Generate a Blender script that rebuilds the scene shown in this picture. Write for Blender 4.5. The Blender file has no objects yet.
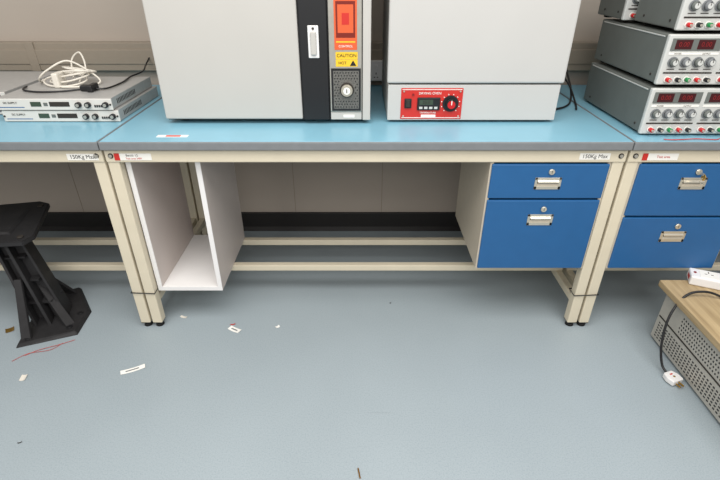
import bpy, bmesh, math, random
from mathutils import Vector, Matrix
random.seed(4)
scene=bpy.context.scene
scene.view_settings.view_transform='Standard'
scene.view_settings.look='None'

# ---------------------------------------------------------------- materials
def s2l(c):
    return tuple(((v/255)/12.92 if v/255<=0.04045 else ((v/255+0.055)/1.055)**2.4) for v in c)+(1,)
def mat(name,rgb,rough=.5,metal=0.,noise=0.,nscale=40.,bump=0.,emit=0.,spec=.5):
    m=bpy.data.materials.new(name); m.use_nodes=True
    nt=m.node_tree; b=nt.nodes['Principled BSDF']
    c=s2l(rgb)
    b.inputs['Base Color'].default_value=c
    b.inputs['Roughness'].default_value=rough
    b.inputs['Metallic'].default_value=metal
    b.inputs['Specular IOR Level'].default_value=spec
    if emit:
        b.inputs['Emission Color'].default_value=c
        b.inputs['Emission Strength'].default_value=emit
    if noise or bump:
        tc=nt.nodes.new('ShaderNodeTexCoord')
        n=nt.nodes.new('ShaderNodeTexNoise'); n.inputs['Scale'].default_value=nscale; n.inputs['Detail'].default_value=5
        nt.links.new(tc.outputs['Object'],n.inputs['Vector'])
        if noise:
            mr=nt.nodes.new('ShaderNodeMapRange')
            mr.inputs['From Min'].default_value=.3; mr.inputs['From Max'].default_value=.7
            mr.inputs['To Min'].default_value=1-noise; mr.inputs['To Max'].default_value=1+noise
            nt.links.new(n.outputs['Fac'],mr.inputs['Value'])
            vm=nt.nodes.new('ShaderNodeVectorMath'); vm.operation='SCALE'
            vm.inputs[0].default_value=c[:3]
            nt.links.new(mr.outputs[0],vm.inputs['Scale'])
            nt.links.new(vm.outputs[0],b.inputs['Base Color'])
        if bump:
            bp=nt.nodes.new('ShaderNodeBump'); bp.inputs['Strength'].default_value=bump; bp.inputs['Distance'].default_value=.002
            nt.links.new(n.outputs['Fac'],bp.inputs['Height']); nt.links.new(bp.outputs[0],b.inputs['Normal'])
    return m

M=dict(
 blue_top=mat('laminate_blue',(126,176,195),.3,noise=.04,nscale=8),
 edge=mat('edge_grey',(118,121,123),.5,noise=.05),
 cream=mat('cream_steel',(212,202,179),.42,noise=.03,nscale=12),
 black=mat('black_plastic',(22,22,24),.45),
 blackm=mat('black_matte',(34,33,34),.6,noise=.2,nscale=30,bump=.2),
 rubber=mat('rubber',(18,18,18),.8),
 skirt=mat('skirting_black',(26,23,22),.5),
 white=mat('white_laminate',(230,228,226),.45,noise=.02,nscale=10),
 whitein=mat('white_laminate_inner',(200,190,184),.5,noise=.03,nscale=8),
 blue=mat('drawer_blue',(32,90,142),.4,noise=.03,nscale=20),
 cabside=mat('cabinet_beige',(194,184,166),.5,noise=.03),
 chrome=mat('satin_chrome',(215,208,192),.3,metal=.75),
 steel=mat('brushed_steel',(186,182,172),.36,metal=.6,noise=.04,nscale=60),
 dark=mat('dark_recess',(45,40,34),.7),
 plate=mat('speckled_plate',(110,108,103),.4,metal=.3,noise=.5,nscale=300),
 oven=mat('oven_grey',(186,183,177),.42,noise=.015,nscale=5),
 oven2=mat('oven_light_grey',(190,188,184),.42,noise=.015,nscale=5),
 red=mat('red_panel',(196,44,36),.4),
 orange=mat('orange_label',(214,92,50),.4),
 dred=mat('dark_red_label',(120,36,26),.3),
 yellow=mat('yellow_label',(235,190,40),.5),
 paper=mat('paper_white',(235,233,226),.6),
 psu_side=mat('psu_grey',(102,106,102),.5,noise=.05,nscale=20),
 psu_front=mat('psu_front',(196,197,193),.4),
 rack_top=mat('rack_steel',(176,175,172),.4,metal=.2,noise=.05),
 rack_front=mat('rack_front',(210,207,200),.35),
 disp=mat('display_dark',(62,14,18),.2),
 led=mat('led_red',(128,24,26),.4),
 lcd=mat('lcd_green',(60,74,60),.25),
 tred=mat('terminal_red',(190,25,28),.35),
 tgreen=mat('terminal_green',(30,130,70),.35),
 cablew=mat('cable_white',(222,216,204),.45),
 vent=mat('vent_case',(180,176,166),.42,metal=.2,noise=.05),
 brass=mat('brass',(176,140,72),.35,metal=.8),
 wirered=mat('wire_red',(180,60,50),.5),
 trunk=mat('trunking',(146,135,120),.6,noise=.02),
)

def wood():
    m=mat('wood_board',(190,152,98),.5); nt=m.node_tree; b=nt.nodes['Principled BSDF']
    tc=nt.nodes.new('ShaderNodeTexCoord'); mp=nt.nodes.new('ShaderNodeMapping'); mp.inputs['Scale'].default_value=(30,2,30)
    n=nt.nodes.new('ShaderNodeTexNoise'); n.inputs['Scale'].default_value=2; n.inputs['Detail'].default_value=6
    cr=nt.nodes.new('ShaderNodeValToRGB')
    cr.color_ramp.elements[0].position=.3; cr.color_ramp.elements[0].color=s2l((150,128,94))
    cr.color_ramp.elements[1].position=.7; cr.color_ramp.elements[1].color=s2l((186,164,126))
    nt.links.new(tc.outputs['Object'],mp.inputs[0]); nt.links.new(mp.outputs[0],n.inputs['Vector'])
    nt.links.new(n.outputs['Fac'],cr.inputs[0]); nt.links.new(cr.outputs[0],b.inputs['Base Color'])
    return m
M['wood']=wood()

def floor_mat():
    m=mat('vinyl_floor',(160,172,176),.42,spec=.4); nt=m.node_tree; b=nt.nodes['Principled BSDF']; L=nt.links.new
    tc=nt.nodes.new('ShaderNodeTexCoord')
    def noise(scale,detail=4,mapscale=None,rot=0):
        n=nt.nodes.new('ShaderNodeTexNoise'); n.inputs['Scale'].default_value=scale; n.inputs['Detail'].default_value=detail
        if mapscale:
            mp=nt.nodes.new('ShaderNodeMapping'); mp.inputs['Scale'].default_value=mapscale; mp.inputs['Rotation'].default_value=(0,0,rot)
            L(tc.outputs['Object'],mp.inputs[0]); L(mp.outputs[0],n.inputs['Vector'])
        else: L(tc.outputs['Object'],n.inputs['Vector'])
        return n
    def ramp(src,stops):
        r=nt.nodes.new('ShaderNodeValToRGB'); e=r.color_ramp.elements
        e[0].position,e[0].color=stops[0][0],s2l(stops[0][1]); e[1].position,e[1].color=stops[-1][0],s2l(stops[-1][1])
        for p,c in stops[1:-1]:
            k=e.new(p); k.color=s2l(c)
        L(src,r.inputs[0]); return r
    def mul(a,bb,f=1.):
        x=nt.nodes.new('ShaderNodeMix'); x.data_type='RGBA'; x.blend_type='MULTIPLY'; x.inputs[0].default_value=f
        L(a,x.inputs[6]); L(bb,x.inputs[7]); return x.outputs[2]
    base=ramp(noise(1.6,6).outputs['Fac'],[(.3,(152,163,168)),(.7,(159,170,175))])
    speck=ramp(noise(230,2).outputs['Fac'],[(.30,(234,236,237)),(.5,(249,249,249)),(.68,(255,255,255))])
    scr=ramp(noise(5,3,(1,26,1),.4).outputs['Fac'],[(.22,(240,239,237)),(.28,(255,255,255)),(1,(255,255,255))])
    c=mul(mul(base.outputs[0],speck.outputs[0]),scr.outputs[0])
    L(c,b.inputs['Base Color'])
    b.inputs['Roughness'].default_value=.42
    bp=nt.nodes.new('ShaderNodeBump'); bp.inputs['Strength'].default_value=.04; bp.inputs['Distance'].default_value=.001
    L(noise(260,1).outputs['Fac'],bp.inputs['Height']); L(bp.outputs[0],b.inputs['Normal'])
    return m
M['floor']=floor_mat()
M['wall']=mat('wall_paint',(174,163,151),.7,noise=.02,nscale=3,bump=.05)

# ---------------------------------------------------------------- builder
class B:
    def __init__(s,name):
        s.name=name; s.bm=bmesh.new(); s.mats=[]; s.kids=[]
    def mi(s,k):
        if k not in s.mats: s.mats.append(k)
        return s.mats.index(k)
    def add(s,tb,k,mtx=None):
        i=s.mi(k)
        for f in tb.faces: f.material_index=i
        if mtx: bmesh.ops.transform(tb,matrix=mtx,verts=tb.verts)
        me=bpy.data.meshes.new('t'); tb.to_mesh(me); tb.free(); s.bm.from_mesh(me); bpy.data.meshes.remove(me)
    def box(s,x0,x1,y0,y1,z0,z1,k,bev=.0015,mtx=None,seg=2):
        tb=bmesh.new(); bmesh.ops.create_cube(tb,size=1)
        for v in tb.verts:
            v.co=Vector((x0+(v.co.x+.5)*(x1-x0),y0+(v.co.y+.5)*(y1-y0),z0+(v.co.z+.5)*(z1-z0)))
        if bev: bmesh.ops.bevel(tb,geom=list(tb.edges),offset=min(bev,.45*min(x1-x0,y1-y0,z1-z0)),segments=seg,affect='EDGES',profile=.5)
        s.add(tb,k,mtx)
    def cyl(s,c,axis,r,h,k,r2=None,seg=24,bev=0,mtx=None):
        tb=bmesh.new(); bmesh.ops.create_cone(tb,cap_ends=True,segments=seg,radius1=r,radius2=r if r2 is None else r2,depth=h)
        if bev:
            ed=[e for e in tb.edges if abs(e.verts[0].co.z-e.verts[1].co.z)<1e-6]
            bmesh.ops.bevel(tb,geom=ed,offset=bev,segments=2,affect='EDGES')
        for f in tb.faces:
            if abs(f.normal.z)<.9: f.smooth=True
        q=Vector((0,0,1)).rotation_difference(Vector(axis).normalized()).to_matrix().to_4x4()
        m=Matrix.Translation(Vector(c))@q
        if mtx: m=mtx@m
        s.add(tb,k,m)
    def prism(s,pts,axis,a0,a1,k,bev=0,mtx=None):
        tb=bmesh.new()
        def P(p,a): return {'x':(a,p[0],p[1]),'y':(p[0],a,p[1]),'z':(p[0],p[1],a)}[axis]
        va=[tb.verts.new(P(p,a0)) for p in pts]; vb=[tb.verts.new(P(p,a1)) for p in pts]
        tb.faces.new(va); tb.faces.new(vb[::-1])
        n=len(pts)
        for i in range(n): tb.faces.new((va[i],vb[i],vb[(i+1)%n],va[(i+1)%n]))
        bmesh.ops.recalc_face_normals(tb,faces=tb.faces)
        if bev: bmesh.ops.bevel(tb,geom=list(tb.edges),offset=bev,segments=1,affect='EDGES')
        s.add(tb,k,mtx)
    def hexa(s,bot,top,k,bev=0):
        tb=bmesh.new(); a=[tb.verts.new(p) for p in bot]; b=[tb.verts.new(p) for p in top]
        tb.faces.new(a[::-1]); tb.faces.new(b)
        n=len(a)
        for i in range(n): tb.faces.new((a[i],a[(i+1)%n],b[(i+1)%n],b[i]))
        bmesh.ops.recalc_face_normals(tb,faces=tb.faces)
        if bev: bmesh.ops.bevel(tb,geom=list(tb.edges),offset=bev,segments=2,affect='EDGES')
        s.add(tb,k)
    def tube(s,pts,r,k,sub=8,closed=False,seg=8,mtx=None):
        P=[Vector(p) for p in pts]; path=[]
        n=len(P)
        for i in range(n if closed else n-1):
            if closed: p0,p1,p2,p3=P[i-1],P[i],P[(i+1)%n],P[(i+2)%n]
            else: p0,p1,p2,p3=P[max(i-1,0)],P[i],P[i+1],P[min(i+2,n-1)]
            for j in range(sub):
                t=j/sub
                path.append(.5*((2*p1)+(p2-p0)*t+(2*p0-5*p1+4*p2-p3)*t*t+(3*p1-p0-3*p2+p3)*t**3))
        if not closed: path.append(P[-1])
        tb=bmesh.new(); rings=[]; nrm=None; N=len(path)
        for i in range(N):
            if closed: d=path[(i+1)%N]-path[i-1]
            else: d=path[min(i+1,N-1)]-path[max(i-1,0)]
            d.normalize()
            if nrm is None:
                nrm=d.orthogonal().normalized()
            nrm=(nrm-d*nrm.dot(d)).normalized(); bn=d.cross(nrm)
            rings.append([tb.verts.new(path[i]+r*(math.cos(a)*nrm+math.sin(a)*bn)) for a in [2*math.pi*q/seg for q in range(seg)]])
        for i in range(N if closed else N-1):
            A,C=rings[i],rings[(i+1)%N]
            for q in range(seg):
                f=tb.faces.new((A[q],A[(q+1)%seg],C[(q+1)%seg],C[q])); f.smooth=True
        if not closed:
            tb.faces.new(rings[0][::-1]); tb.faces.new(rings[-1])
        s.add(tb,k,mtx)
    def text(s,t,loc,size,k,rot=(math.pi/2,0,0),name='lettering'):
        s.kids.append((t,loc,size,k,rot,name))
    def done(s,mtx=None):
        me=bpy.data.meshes.new(s.name.split('.')[0]+'_mesh')
        s.bm.to_mesh(me); s.bm.free()
        for k in s.mats: me.materials.append(M[k])
        o=bpy.data.objects.new(s.name,me); scene.collection.objects.link(o)
        for t,loc,size,k,rot,name in s.kids:
            cu=bpy.data.curves.new(name,'FONT'); cu.body=t; cu.size=size; cu.align_x='CENTER'; cu.align_y='CENTER'
            cu.extrude=.0002; cu.materials.append(M[k])
            c=bpy.data.objects.new(name,cu); c.location=loc; c.rotation_euler=rot
            scene.collection.objects.link(c); c.parent=o
        if mtx: o.matrix_world=mtx
        return o

WY=.85
# ---------------------------------------------------------------- room
b=B('floor'); b.box(-4,4,-4,WY+.1,-.05,0,'floor',0); b.done()
b=B('wall_back'); b.box(-4,4,WY,WY+.1,0,2.7,'wall',0)
for x in (-1.55,-.36,.12,.74,1.6): b.box(x-.0015,x+.0015,WY-.001,WY+.001,.105,.9,'trunk',0)
b.done()
b=B('baseboard_back'); b.box(-4,4,WY-.012,WY,0,.108,'skirt',.003)
b.prism([(WY-.012,.0),(WY-.03,.0),(WY-.012,.02)],'x',-4,4,'skirt'); b.done()
b=B('trim_dado_trunking')
b.box(-4,4,WY-.045,WY,.875,1.0,'trunk',.004); b.box(-4,4,WY-.05,WY-.04,.905,.97,'trunk',.003)
for x in (-1.52,-.5,1.4): b.box(x-.02,x+.02,WY-.053,WY-.038,.875,1.002,'trunk',.002)
b.done()

# ---------------------------------------------------------------- benches
TZ=.807
def workbench(name,x0,x1):
    b=B(name)
    b.box(x0,x1,-.02,.83,TZ-.03,TZ-.0015,'edge',.003)
    b.box(x0+.004,x1-.004,-.014,.826,TZ-.004,TZ,'blue_top',.001)
    b.box(x0+.002,x1-.002,-.004,.036,.729,.773,'cream',.004)
    b.box(x0+.002,x1-.002,.72,.76,.729,.773,'cream',.004)
    b.box(x0+.01,x1-.01,-.002,.03,.772,.7775,'dark',0)
    L=.04
    for xa in (x0+.003,x1-.003-L):
        b.box(xa,xa+L,0,L,.022,.773,'cream',.004)
        b.box(xa,xa+L,.72,.76,.022,.773,'cream',.004)
        b.box(xa+.004,xa+L-.004,L-.01,.73,.735,.77,'cream',.003)
        b.box(xa+.006,xa+L-.006,L-.01,.73,.105,.137,'cream',.003)
        for yy in (.02,.74):
            b.cyl((xa+L/2,yy,.016),(0,0,1),.008,.02,'chrome')
            b.cyl((xa+L/2,yy,.006),(0,0,1),.017,.012,'rubber',r2=.014)
            b.box(xa+.001,xa+L-.001,yy-.019,yy+.019,.019,.03,'black',.002)
        b.cyl((xa+L/2,-.006,.753),(0,1,0),.006,.006,'steel',seg=6)
        b.cyl((xa+L/2,-.0045,.753),(0,1,0),.009,.002,'dark')
    for yy in (.215,.435):
        b.box(x0+.006,x1-.006,yy,yy+.03,.137,.166,'cream',.004)
    return b
b=workbench('workbench',-.865,.905)
b.box(-.83,-.705,-.0055,-.004,.738,.762,'paper',0); b.box(-.83,-.812,-.0062,-.004,.738,.762,'red',0)
b.text('Bench 12',(-.77,-.0058,.755),.011,'dark'); b.text('Test area 240V',(-.765,-.0058,.744),.009,'tred')
b.box(.742,.845,-.0055,-.004,.74,.763,'paper',0); b.text('150Kg Max',(.7935,-.0058,.7515),.019,'black')
b.tube([(.857,-.004,.165),(.953,-.004,.17),(.953,.046,.17),(.857,.046,.165)],.0022,'black',sub=1,closed=True)
b.tube([(-.913,-.004,.18),(-.820,-.004,.175),(-.820,.046,.175),(-.913,.046,.18)],.0022,'black',sub=1,closed=True)
b.done()
b=workbench('workbench.001',-2.70,-.868)
b.box(-.99,-.885,-.0055,-.004,.738,.761,'paper',0); b.text('150Kg Max',(-.9375,-.0058,.7495),.019,'black')
b.done()
b=workbench('workbench.002',.908,2.70)
b.box(.965,1.075,-.0055,-.004,.738,.762,'paper',0); b.box(.955,.972,-.0062,-.004,.738,.762,'red',0)
b.text('Test area',(1.025,-.0058,.75),.012,'tred'); b.done()
b=B('warning_sticker'); b.box(-.69,-.585,.03,.052,TZ,TZ+.0006,'paper',0); b.box(-.66,-.61,.034,.048,TZ+.0006,TZ+.001,'red',0); b.done()

# ---------------------------------------------------------------- open cabinet
b=B('open_shelf_cabinet')
x0,x1,y0,y1,z0,z1=-.817,-.557,0.03,.455,.1665,.727; T=.018
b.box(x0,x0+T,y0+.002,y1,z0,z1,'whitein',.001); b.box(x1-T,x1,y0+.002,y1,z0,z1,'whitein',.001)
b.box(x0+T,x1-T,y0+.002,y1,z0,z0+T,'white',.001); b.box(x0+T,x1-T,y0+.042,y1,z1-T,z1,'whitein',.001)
for a,c,d,e in ((x0,x0+T,z0,z1),(x1-T,x1,z0,z1),(x0+T,x1-T,z0,z0+T)): b.box(a,c,y0,y0+.002,d,e,'white',.0004)
b.done()

# ---------------------------------------------------------------- drawers
def drawers(name,x0,x1,splits,hz,key=False):
    b=B(name); y0,y1,z0,z1=0.0,.45,.292,.727
    T=.012
    b.box(x0,x0+T,y0+.004,y1,z0,z1,'cabside',.001); b.box(x1-T,x1,y0+.004,y1,z0,z1,'cabside',.001)
    b.box(x0+T,x1-T,y0+.02,y1,z0,z0+T,'cabside',.001); b.box(x0+T,x1-T,y1-T,y1,z0+T,z1,'cabside',.001)
    b.box(x0+T,x1-T,y0+.04,y1-T,z1-T,z1,'cabside',.001)
    b.box(x0+T,x1-T,y0+.024,y0+.03,z0+T,z1-T,'dark',0)
    xm=(x0+x1)/2
    for (za,zb),h in zip(splits,hz):
        b.box(x0+.006,x1-.006,y0-.003,y0+.018,za,zb,'blue',.003)
        w,hh=.046,.022
        b.box(xm-w,xm+w,y0-.0055,y0-.002,h+hh-.008,h+hh,'chrome',.001)
        b.box(xm-w,xm+w,y0-.0055,y0-.002,h-hh,h-hh+.012,'chrome',.001)
        b.box(xm-w,xm-w+.009,y0-.0055,y0-.002,h-hh,h+hh,'chrome',.001)
        b.box(xm+w-.009,xm+w,y0-.0055,y0-.002,h-hh,h+hh,'chrome',.001)
        b.box(xm-w+.008,xm+w-.008,y0-.0038,y0-.002,h-hh+.009,h+hh-.007,'cabside',0)
        b.box(xm-w+.009,xm+w-.009,y0-.0042,y0-.003,h+.0,h+.005,'dark',0)
        b.prism([(y0-.004,h+.014),(y0-.010,h+.008),(y0-.010,h+.004),(y0-.004,h+.008)],'x',xm-w+.01,xm+w-.01,'chrome')
        b.cyl((xm+.005,y0-.006,h+.044),(0,1,0),.010,.008,'chrome',bev=.001)
        b.box(xm+.0042,xm+.0058,y0-.0105,y0-.0098,h+.039,h+.049,'dark',0)
    if key:
        h=hz[0]+.044
        b.box(xm+.003,xm+.007,y0-.034,y0-.008,h-.004,h+.004,'chrome',.0005)
        b.cyl((xm+.005,y0-.036,h-.008),(1,0,0),.011,.002,'brass')
        b.tube([(xm+.005,y0-.036,h-.012),(xm+.015,y0-.038,h-.02),(xm+.012,y0-.03,h-.035),(xm,y0-.03,h-.022)],.0012,'chrome',closed=True)
    b.done()
drawers('drawer_pedestal',.447,.861,[(.594,.722),(.297,.586)],[.652,.509])
drawers('drawer_pedestal.001',.952,1.366,[(.524,.722),(.297,.516)],[.652,.439],key=True)

# ---------------------------------------------------------------- incubator (left)
b=B('laboratory_incubator')
F=.18; x0,x1=-.705,.037; H=1.62
b.box(x0,x1,F+.022,.74,TZ+.014,H,'oven',.004)
b.box(x0,-.207,F,F+.02,TZ+.018,H-.004,'oven',.005)
b.box(x0+.006,x1-.004,F+.010,F+.03,TZ+.014,H-.002,'black',.001)
b.box(-.203,-.110,F-.002,F+.02,TZ+.016,H-.004,'black',.003)
b.box(-.105,.006,F-.001,F+.02,TZ+.045,H-.004,'steel',.002)
b.box(-.105,.006,F+.002,F+.02,TZ+.016,TZ+.043,'oven',.002)
b.box(.009,.037,F+.001,F+.022,TZ+.014,H-.003,'oven',.003)
for x in (x0+.05,x1-.05):
    for y in (F+.07,.69): b.cyl((x,y,TZ+.007),(0,0,1),.02,.014,'rubber')
b.box(-.174,-.138,F-.006,F-.001,1.036,1.138,'white',.004); b.box(-.166,-.146,F-.014,F-.005,1.046,1.120,'oven',.006,seg=3)
b.cyl((-.156,F-.007,1.129),(0,1,0),.004,.004,'dark')
f=F-.0015
b.box(-.086,-.010,f-.0006,f,1.062,1.30,'orange',0)
b.box(-.080,-.016,f-.0010,f-.0005,1.10,1.21,'dred',0)
b.box(-.074,-.022,f-.0014,f-.0008,1.115,1.20,'orange',0); b.box(-.060,-.036,f-.0018,f-.0012,1.14,1.175,'red',0)
b.box(-.080,-.016,f-.0010,f-.0005,1.085,1.089,'yellow',0); b.box(-.080,-.016,f-.0010,f-.0005,1.222,1.226,'dred',0)
b.text('CONTROL',(-.048,f-.0012,1.073),.010,'paper')
b.box(-.083,-.008,f-.0006,f,1.032,1.055,'yellow',0); b.text('CAUTION',(-.0455,f-.0012,1.0435),.015,'black')
b.box(-.083,-.008,f-.0006,f,1.008,1.031,'yellow',0); b.text('HOT',(-.060,f-.0012,1.0195),.013,'black')
b.prism([(-.035,1.0105),(-.0125,1.0105),(-.02375,1.0285)],'y',f-.0012,f-.0005,'black')
b.box(-.100,.003,f-.0008,f,.856,1.002,'black',0)
b.box(-.093,-.004,f-.0013,f-.0006,.864,.994,'plate',0)
for i in range(9):
    for j in range(13):
        x=-.088+i*.0098+(j%2)*.004; z=.870+j*.0098
        if abs(x+.046)<.027 and abs(z-.93)<.032 or x>-.007: continue
        b.cyl((x,f-.0012,z),(0,1,0),.0025,.0016,'black',seg=8)
b.cyl((-.046,F-.005,.930),(0,1,0),.025,.006,'dark'); b.cyl((-.046,F-.013,.930),(0,1,0),.020,.018,'chrome',bev=.002)
b.cyl((-.046,F-.0225,.930),(0,1,0),.012,.003,'paper'); b.box(-.0475,-.0445,F-.0245,F-.0235,.923,.937,'dark',0)
b.box(-.06,-.02,F+.0005,F+.004,TZ+.024,TZ+.034,'paper',0)
b.done()

# ---------------------------------------------------------------- drying oven (right)
b=B('drying_oven')
x0,x1=.10,.712; F=.19
b.box(x0,x1,F+.012,.72,TZ+.010,.944,'oven2',.003)
b.box(x0+.004,x1-.004,F+.02,.715,.944,.95,'dark',0)
b.box(x0,x1,F+.03,.72,.95,1.60,'oven2',.004)
b.box(x0-.004,x1+.008,F,F+.028,.949,1.595,'oven2',.006)
b.box(x0,x1,F+.006,F+.014,TZ+.010,.943,'oven2',.002)
for x in (x0+.04,x1-.04):
    for y in (F+.06,.66): b.cyl((x,y,TZ+.005),(0,0,1),.018,.010,'rubber')
f=F+.006
b.box(.147,.368,f-.002,f,.822,.932,'red',.001)
b.box(.151,.364,f-.0028,f-.0018,.826,.828,'paper',0); b.box(.151,.364,f-.0028,f-.0018,.926,.928,'paper',0)
for x in (.157,.358):
    for z in (.833,.921): b.cyl((x,f-.003,z),(0,1,0),.003,.003,'chrome',seg=12)
b.box(.206,.288,f-.008,f-.001,.855,.9,'black',.002); b.box(.213,.262,f-.0088,f-.0075,.875,.893,'lcd',0); b.text('25.0',(.238,f-.0095,.884),.016,'dark')
for i in range(4): b.box(.213+i*.018,.225+i*.018,f-.0095,f-.008,.860,.868,'psu_front',.0005)
b.cyl((.326,f-.003,.878),(0,1,0),.029,.003,'black'); b.cyl((.326,f-.012,.878),(0,1,0),.018,.018,'black',r2=.018,bev=.002)
b.cyl((.326,f-.023,.878),(0,1,0),.014,.006,'tred',bev=.001); b.box(.3245,.3275,f-.027,f-.025,.878,.893,'paper',0)
for a in range(10):
    t=math.radians(-140+a*31); b.cyl((.326+.033*math.sin(t),f-.0025,.878+.033*math.cos(t)),(0,1,0),.0018,.002,'paper',seg=8)
b.box(.160,.185,f-.007,f-.001,.862,.896,'black',.002); b.box(.165,.180,f-.011,f-.006,.866,.892,'dark',.002)
b.cyl((.19,f-.003,.91),(0,1,0),.004,.005,'led',seg=12)
b.text('DRYING OVEN',(.25,f-.003,.914),.012,'paper'); b.text('TEMPERATURE',(.246,f-.003,.845),.009,'paper')
b.box(.222,.275,f-.003,f-.0018,.829,.838,'paper',0)
b.done()

# ---------------------------------------------------------------- rack power supplies
def rack(name,x0,x1,y0,y1,z0,label):
    b=B(name); h=.042
    b.box(x0+.004,x1-.004,y0+.006,y1,z0,z0+h,'rack_top',.002)
    b.box(x0,x1,y0,y0+.007,z0+.001,z0+h-.001,'rack_front',.002)
    w=x1-x0; f=y0
    b.box(x0+w*.31,x0+w*.40,f-.0012,f,z0+.014,z0+.031,'lcd',.001)
    b.box(x0+w*.47,x0+w*.64,f-.0012,f,z0+.014,z0+.031,'dark',.001)
    b.box(x0+w*.42,x0+w*.455,f-.0012,f,z0+.016,z0+.028,'psu_side',.001)
    for i,t in enumerate((.72,.80,.95)):
        b.cyl((x0+w*t,f-.006,z0+.021),(0,1,0),.010,.014,'black',bev=.001)
        b.cyl((x0+w*t,f-.0135,z0+.021),(0,1,0),.006,.002,'steel')
    for i in range(4): b.box(x0+w*(.85+.018*i),x0+w*(.861+.018*i),f-.003,f,z0+.012,z0+.02,'black',.0005)
    b.text(label,(x0+w*.14,f-.0012,z0+.027),.010,'dark'); b.box(x0+w*.03,x0+w*.25,f-.0008,f,z0+.010,z0+.0125,'blue',0)
    for x in (x0+.006,x1-.006):
        b.cyl((x,f-.001,z0+.021),(0,1,0),.0035,.003,'dark',seg=12)
    for i in range(14):
        b.box(x1-.0042,x1-.0036,y0+.05+i*.012,y0+.056+i*.012,z0+.012,z0+.03,'dark',0)
    b.done()
rack('rack_power_supply',-1.312,-.885,.205,.60,TZ+.001,'DC SUPPLY')
rack('rack_power_supply.001',-1.325,-.898,.200,.585,TZ+.0445,'DC SUPPLY')
rack('rack_power_supply.002',-1.77,-1.342,.30,.70,TZ+.001,'DC SUPPLY')
rack('rack_power_supply.003',-1.775,-1.347,.30,.70,TZ+.0445,'DC SUPPLY')

z=TZ+.0870
b=B('coiled_white_cable')
for i in range(5):
    pts=[]
    cx,cy=-1.17+.012*i,.42+.008*i; rx,ry=.085-.006*i,.055-.004*i
    for a in range(10):
        t=a*2*math.pi/10; pts.append((cx+rx*math.cos(t)+random.uniform(-.006,.006),cy+ry*math.sin(t),z+.006+.009*i+.012*(1+math.sin(t+i))))
    b.tube(pts,.0036,'cablew',closed=True,sub=5)
b.tube([(-1.31,.50,z+.005),(-1.29,.45,z+.006),(-1.26,.40,z+.03),(-1.22,.40,z+.06),(-1.15,.43,z+.09),(-1.08,.44,z+.05),(-1.04,.43,z+.01),(-1.09,.37,z+.005),(-1.16,.36,z+.005)],.0036,'cablew')
b.tube([(-1.16,.46,z+.02),(-1.17,.5,z+.08),(-1.13,.5,z+.11),(-1.10,.46,z+.06),(-1.12,.42,z+.01)],.0036,'cablew')
b.box(-1.19,-1.165,.36,.42,z,z+.055,'cablew',.006)
b.done()
b=B('black_power_cable')
b.tube([(-1.06,.32,z+.006),(-1.12,.29,z+.005),(-1.2,.28,z+.005),(-1.26,.30,z+.005),(-1.29,.33,z+.005),(-1.30,.37,z+.005)],.0035,'black')
b.tube([(-1.005,.319,z+.008),(-.97,.34,z+.006),(-.96,.45,z+.005),(-.97,.55,z+.006),(-.95,.63,z+.012),(-.97,.72,z+.02),(-.98,.80,z+.04)],.0035,'black')
b.box(-1.06,-1.02,.305,.335,z,z+.022,'black',.005); b.box(-1.028,-1.005,.29,.348,z,z+.026,'black',.005)
b.done()
b=B('black_power_cable.001')
b.tube([(.73,.70,TZ+.07),(.77,.66,TZ+.13),(.82,.60,TZ+.09),(.83,.52,TZ+.02),(.78,.45,TZ+.006),(.74,.42,TZ+.006),(.76,.36,TZ+.006),(.83,.40,TZ+.006),(.89,.50,TZ+.006),(.91,.58,TZ+.05),(.92,.72,TZ+.12)],.0042,'black')
b.tube([(.74,.55,TZ+.006),(.80,.58,TZ+.006),(.86,.66,TZ+.006),(.84,.74,TZ+.04),(.78,.78,TZ+.1)],.0038,'black')
b.tube([(.86,.74,TZ+.2),(.87,.66,TZ+.12),(.90,.56,TZ+.05),(.895,.46,TZ+.006),(.86,.36,TZ+.006)],.0038,'black')
b.done()
b=B('wall_socket_outlet')
b.box(.035,.18,WY-.075,WY-.05,.835,.925,'white',.004)
for x in (.075,.14):
    b.box(x-.010,x-.004,WY-.077,WY-.074,.85,.854,'dark',0); b.box(x+.004,x+.010,WY-.077,WY-.074,.85,.854,'dark',0); b.box(x-.002,x+.002,WY-.077,WY-.074,.865,.873,'dark',0)
    b.box(x-.006,x+.006,WY-.080,WY-.073,.892,.908,'white',.002)
b.done()

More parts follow.
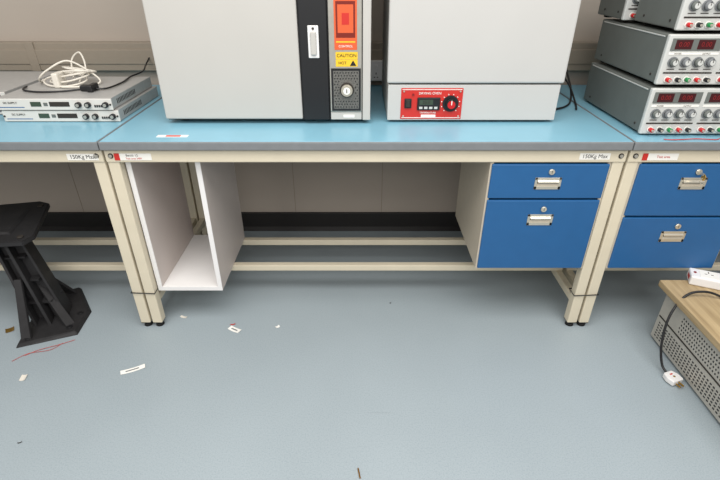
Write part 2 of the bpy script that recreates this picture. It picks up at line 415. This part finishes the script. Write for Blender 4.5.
# ---------------------------------------------------------------- bench power supplies
def psu(name,x0,y0,z0,d=.48,w=.355):
    b=B(name); h=.156; x1=x0+w
    b.box(x0+.003,x1-.003,y0+.012,y0+d,z0+.008,z0+h,'psu_side',.004)
    b.box(x0,x1,y0,y0+.016,z0+.006,z0+h+.001,'psu_front',.004)
    for x in (x0+.03,x1-.03):
        for y in (y0+.04,y0+d-.04): b.box(x-.012,x+.012,y-.012,y+.012,z0,z0+.01,'rubber',.002)
    b.box(x0+.001,x0+.004,y0+.03,y0+d-.02,z0+h-.010,z0+h-.006,'psu_front',.001)
    for y in (y0+.05,y0+d-.06): b.cyl((x0+.0025,y,z0+.03),(1,0,0),.004,.003,'dark',seg=10)
    f=y0
    for s in range(2):
        a=x0+.012+s*.17
        b.box(a,a+.156,f-.002,f,z0+.110,z0+.146,'psu_side',.001)
        for q in (0,1): 
            b.box(a+.012+q*.07,a+.064+q*.07,f-.0028,f-.0015,z0+.114,z0+.142,'disp',.001)
            b.text('0.00',(a+.038+q*.07,f-.0032,z0+.128),.019,'led')
        b.box(a,a+.156,f-.0012,f,z0+.098,z0+.104,'paper',0)
        for i in range(4):
            x=a+.02+i*.039
            b.cyl((x,f-.002,z0+.076),(0,1,0),.016,.002,'edge')
            b.cyl((x,f-.009,z0+.076),(0,1,0),.0115,.016,'edge' if i%2 else 'psu_side',bev=.0015)
            b.cyl((x,f-.0175,z0+.076),(0,1,0),.008,.002,'psu_front')
            b.box(x-.001,x+.001,f-.019,f-.017,z0+.077,z0+.087,'dark',0)
            b.box(x-.012,x+.012,f-.0008,f,z0+.053,z0+.0555,'dark',0)
        b.box(a,a+.156,f-.0012,f,z0+.041,z0+.0455,'dark',0)
        for i,k in enumerate(('tred','black','tgreen','tred','black')):
            x=a+.018+i*.031
            b.cyl((x,f-.002,z0+.023),(0,1,0),.010,.002,'paper'); b.cyl((x,f-.010,z0+.023),(0,1,0),.0068,.018,k,bev=.001)
            b.cyl((x,f-.0195,z0+.023),(0,1,0),.004,.003,'chrome',seg=12)
    b.text('POWER',(x0+.04,f-.0014,z0+.101),.0065,'dark'); b.text('OUTPUT',(x0+.13,f-.0014,z0+.101),.0065,'dark')
    b.done()
psu('bench_power_supply',.950,.045,TZ)
psu('bench_power_supply.001',.960,.055,TZ+.161)
psu('bench_power_supply.002',.978,.065,TZ+.322,d=.27)
psu('bench_power_supply.003',1.32,.05,TZ)
psu('bench_power_supply.004',1.33,.05,TZ+.161)
psu('bench_power_supply.005',.955,.365,TZ+.322,d=.22)
b=B('test_lead_wire')
b.tube([(1.01,.0,TZ+.003),(1.03,-.006,TZ+.003),(1.07,-.003,TZ+.003),(1.12,.004,TZ+.003),(1.18,-.004,TZ+.003),(1.2,.008,TZ+.003)],.0015,'tred')
b.done()

# ---------------------------------------------------------------- black cast stand
b=B('black_bracket_stand')
b.hexa([(-1.36,-.13,0),(-1.155,-.05,0),(-1.17,.10,0),(-1.30,.27,0),(-1.37,.24,0),(-1.40,.05,0)],
       [(-1.352,-.12,.016),(-1.165,-.043,.016),(-1.18,.095,.016),(-1.305,.26,.016),(-1.365,.232,.016),(-1.392,.05,.016)],'blackm',.002)
def strip(p0,p1,w0,w1,d,ax,k='blackm'):
    A=Vector(p0);C=Vector(p1); u=Vector(ax).normalized()
    v=(C-A).cross(u).normalized()
    q=lambda P,w:[P-u*w-v*d,P+u*w-v*d,P+u*w+v*d,P-u*w+v*d]
    b.hexa([tuple(p) for p in q(A,w0)],[tuple(p) for p in q(C,w1)],k,.001)
A=(-1.31,.06,.01); C=(-1.40,.10,.40)
strip(A,C,.065,.05,.006,(1,.35,0)); strip(A,C,.07,.055,.006,(-.35,1,0))
strip((-1.36,.035,.01),(-1.44,.085,.40),.05,.04,.005,(-.35,1,0))
strip((-1.255,.085,.01),(-1.355,.115,.40),.045,.04,.005,(-.35,1,0))
for t in (.25,.5,.75):
    cx=A[0]+(C[0]-A[0])*t; cy=A[1]+(C[1]-A[1])*t; w=.062-.025*t
    b.hexa([(cx-w,cy-w*.9,.4*t),(cx+w,cy-w*.6,.4*t),(cx+w,cy+w*.9,.4*t),(cx-w,cy+w*.6,.4*t)],
           [(cx-w,cy-w*.9,.4*t+.008),(cx+w,cy-w*.6,.4*t+.008),(cx+w,cy+w*.9,.4*t+.008),(cx-w,cy+w*.6,.4*t+.008)],'blackm')
strip((-1.205,-.005,.012),(-1.34,.09,.17),.018,.014,.006,(.4,1,0)); strip((-1.335,-.09,.012),(-1.37,.03,.22),.02,.014,.006,(1,0,0)); strip((-1.31,.22,.012),(-1.38,.13,.22),.02,.014,.006,(1,0,0))
b.hexa([(-1.60,-.04,.395),(-1.265,.0,.395),(-1.25,.05,.395),(-1.35,.33,.395),(-1.40,.35,.395),(-1.62,.30,.395)],
       [(-1.60,-.04,.415),(-1.265,.0,.415),(-1.25,.05,.415),(-1.35,.33,.415),(-1.40,.35,.415),(-1.62,.30,.415)],'blackm',.003)
b.hexa([(-1.56,.04,.415),(-1.34,.05,.415),(-1.39,.26,.415),(-1.56,.24,.415)],[(-1.55,.05,.422),(-1.355,.06,.422),(-1.40,.25,.422),(-1.55,.23,.422)],'blackm',.002)
for x,y in ((-1.2,-.02),(-1.2,.07),(-1.33,-.09),(-1.375,.05),(-1.32,.22)): b.cyl((x,y,.018),(0,0,1),.012,.005,'black',seg=6)
for x,y in ((-1.29,.03),(-1.37,.30),(-1.45,.0)): b.cyl((x,y,.418),(0,0,1),.011,.006,'dark')
b.done()
b=B('red_wire')
b.tube([(-1.30,-.17,.002),(-1.26,-.14,.004),(-1.20,-.11,.003),(-1.15,-.08,.002)],.001,'wirered'); b.tube([(-1.33,-.2,.002),(-1.29,-.16,.004),(-1.22,-.14,.003),(-1.19,-.10,.002)],.0009,'wirered'); b.done()

# ---------------------------------------------------------------- vented unit, right
b=B('vented_power_unit')
x0,x1,y0,y1,z1=1.178,1.62,-.78,-.06,.235
b.box(x0,x1,y0,y1,.012,z1,'vent',.004)
for x in (x0+.04,x1-.04):
    for y in (y0+.05,y1-.05): b.cyl((x,y,.006),(0,0,1),.016,.012,'rubber')
b.box(x0-.002,x0+.002,y0+.01,y1-.01,.118,.123,'dark',0)
r=0
for zz in [0.030+.0125*i for i in range(6)]:
    y=y0+.03
    while y<y1-.03:
        b.box(x0-.0006,x0+.001,y,y+.009,zz,zz+.0055,'black',0); y+=.0165
for zz in (.135,.150,.165,.180,.195):
    y=y0+.03+.004*(r%2); r+=1
    while y<y1-.12:
        b.box(x0-.0006,x0+.001,y,y+.0055,zz,zz+.0065,'black',0); y+=.013
b.done()
b=B('wooden_board'); b.box(1.155,1.66,-.80,-.03,.2355,.262,'wood',.003); b.done()
b=B('power_strip')
mt=Matrix.Translation((1.36,-.075,.2625))@Matrix.Rotation(math.radians(-24),4,'Z')
b.box(-.11,.26,-.035,.035,0,.038,'white',.006,mtx=mt,seg=3)
for i in range(3):
    cx=-.05+i*.09
    b.box(cx-.03,cx+.03,-.027,.027,.037,.0395,'paper',.002,mtx=mt)
    b.box(cx-.014,cx-.006,-.002,.001,.039,.0402,'dark',0,mtx=mt); b.box(cx+.006,cx+.014,-.002,.001,.039,.0402,'dark',0,mtx=mt); b.box(cx-.0018,cx+.0018,.008,.017,.039,.0402,'dark',0,mtx=mt)
b.cyl((-.095,.0,.039),(0,0,1),.005,.003,'led',seg=12,mtx=mt)
b.box(-.1105,-.1095,-.015,.015,.012,.026,'tred',0,mtx=mt)
b.done()
b=B('black_plug_lead')
b.tube([(1.40,-.17,.275),(1.33,-.16,.268),(1.26,-.14,.285),(1.19,-.14,.27),(1.135,-.17,.20),(1.115,-.21,.10),(1.12,-.245,.03),(1.13,-.275,.014)],.0044,'black')
b.box(1.38,1.45,-.20,-.15,.2625,.295,'black',.008)
mt=Matrix.Translation((1.135,-.30,.0))@Matrix.Rotation(math.radians(20),4,'Z')
b.prism([(-.018,.028),(.018,.028),(.027,.006),(.024,-.020),(-.024,-.020),(-.027,.006)],'z',.004,.026,'white',.003,mtx=mt)
b.box(-.010,-.005,-.038,-.02,.009,.013,'brass',.0005,mtx=mt); b.box(.005,.010,-.038,-.02,.009,.013,'brass',.0005,mtx=mt); b.box(-.002,.002,-.042,-.02,.017,.021,'brass',.0005,mtx=mt)
b.cyl((0,0,.0265),(0,0,1),.004,.002,'brass',seg=12,mtx=mt); b.box(-.006,.006,.010,.015,.0258,.0268,'red',0,mtx=mt)
b.done()

# ---------------------------------------------------------------- floor litter
def scrap(name,x,y,w,d,rot,k,extra=None,curl=.003):
    b=B(name); mt=Matrix.Translation((x,y,.0006))@Matrix.Rotation(rot,4,'Z')
    tb=bmesh.new(); n=6; vs=[]
    for i in range(n+1):
        t=i/n; z=curl*(2*t-1)**2
        vs.append([tb.verts.new((w*(t-.5),-d/2,z)),tb.verts.new((w*(t-.5),d/2,z))])
    for i in range(n): tb.faces.new((vs[i][0],vs[i+1][0],vs[i+1][1],vs[i][1]))
    b.add(tb,k,mt)
    if extra: b.box(-w*.3,w*.25,-d*.12,d*.12,.0010,.0013,extra,0,mtx=mt)
    b.done()
litter=[(-.850,-.242,.085,.022,.45,'paper','edge'),(-.520,-.058+.04,.055,.024,-.5,'paper','edge'),(-.535,.015,.02,.007,.3,'wirered',None),(-.757,.063,.03,.012,-.3,'cablew',None),(-.345,.0,.018,.012,.6,'paper',None),
 (-1.235,-.282,.02,.03,.2,'cablew',None),(-1.452,-.02,.03,.03,.6,'brass',None),(-1.08,-.555,.012,.004,.5,'dark',None),(-.003,-.66,.004,.035,.2,'brass',None),(.94,.02,.02,.012,.3,'dark',None),(.135,.16,.008,.005,.3,'dark',None)]
for i,(x,y,w,d,r,k,e) in enumerate(litter):
    scrap('paper_scrap' if i==0 else 'paper_scrap.%03d'%i,x,y,w,d,r,k,e)

# ---------------------------------------------------------------- lights
def area(name,loc,rot,sx,sy,e,col):
    l=bpy.data.lights.new(name,'AREA'); l.shape='RECTANGLE'; l.size=sx; l.size_y=sy; l.energy=e; l.color=col
    o=bpy.data.objects.new(name,l); o.location=loc; o.rotation_euler=rot; scene.collection.objects.link(o)
area('ceiling_light_front',(0,-1.1,2.6),(0,0,0),3.6,1.4,86,(1,.98,.955))
area('ceiling_light_rear',(0,-3.0,2.4),(math.radians(35),0,0),4.0,1.2,64,(1,.975,.95))
w=bpy.data.worlds.new('world'); scene.world=w; w.use_nodes=True
w.node_tree.nodes['Background'].inputs[0].default_value=(1,.975,.955,1); w.node_tree.nodes['Background'].inputs[1].default_value=.46

# ---------------------------------------------------------------- camera
cd=bpy.data.cameras.new('camera'); cd.sensor_width=36; cd.lens=475/720*36; cd.clip_start=.02
co=bpy.data.objects.new('camera',cd); co.location=(0,-1.532,1.318); co.rotation_euler=(math.radians(90-30.33),0,0)
scene.collection.objects.link(co); scene.camera=co
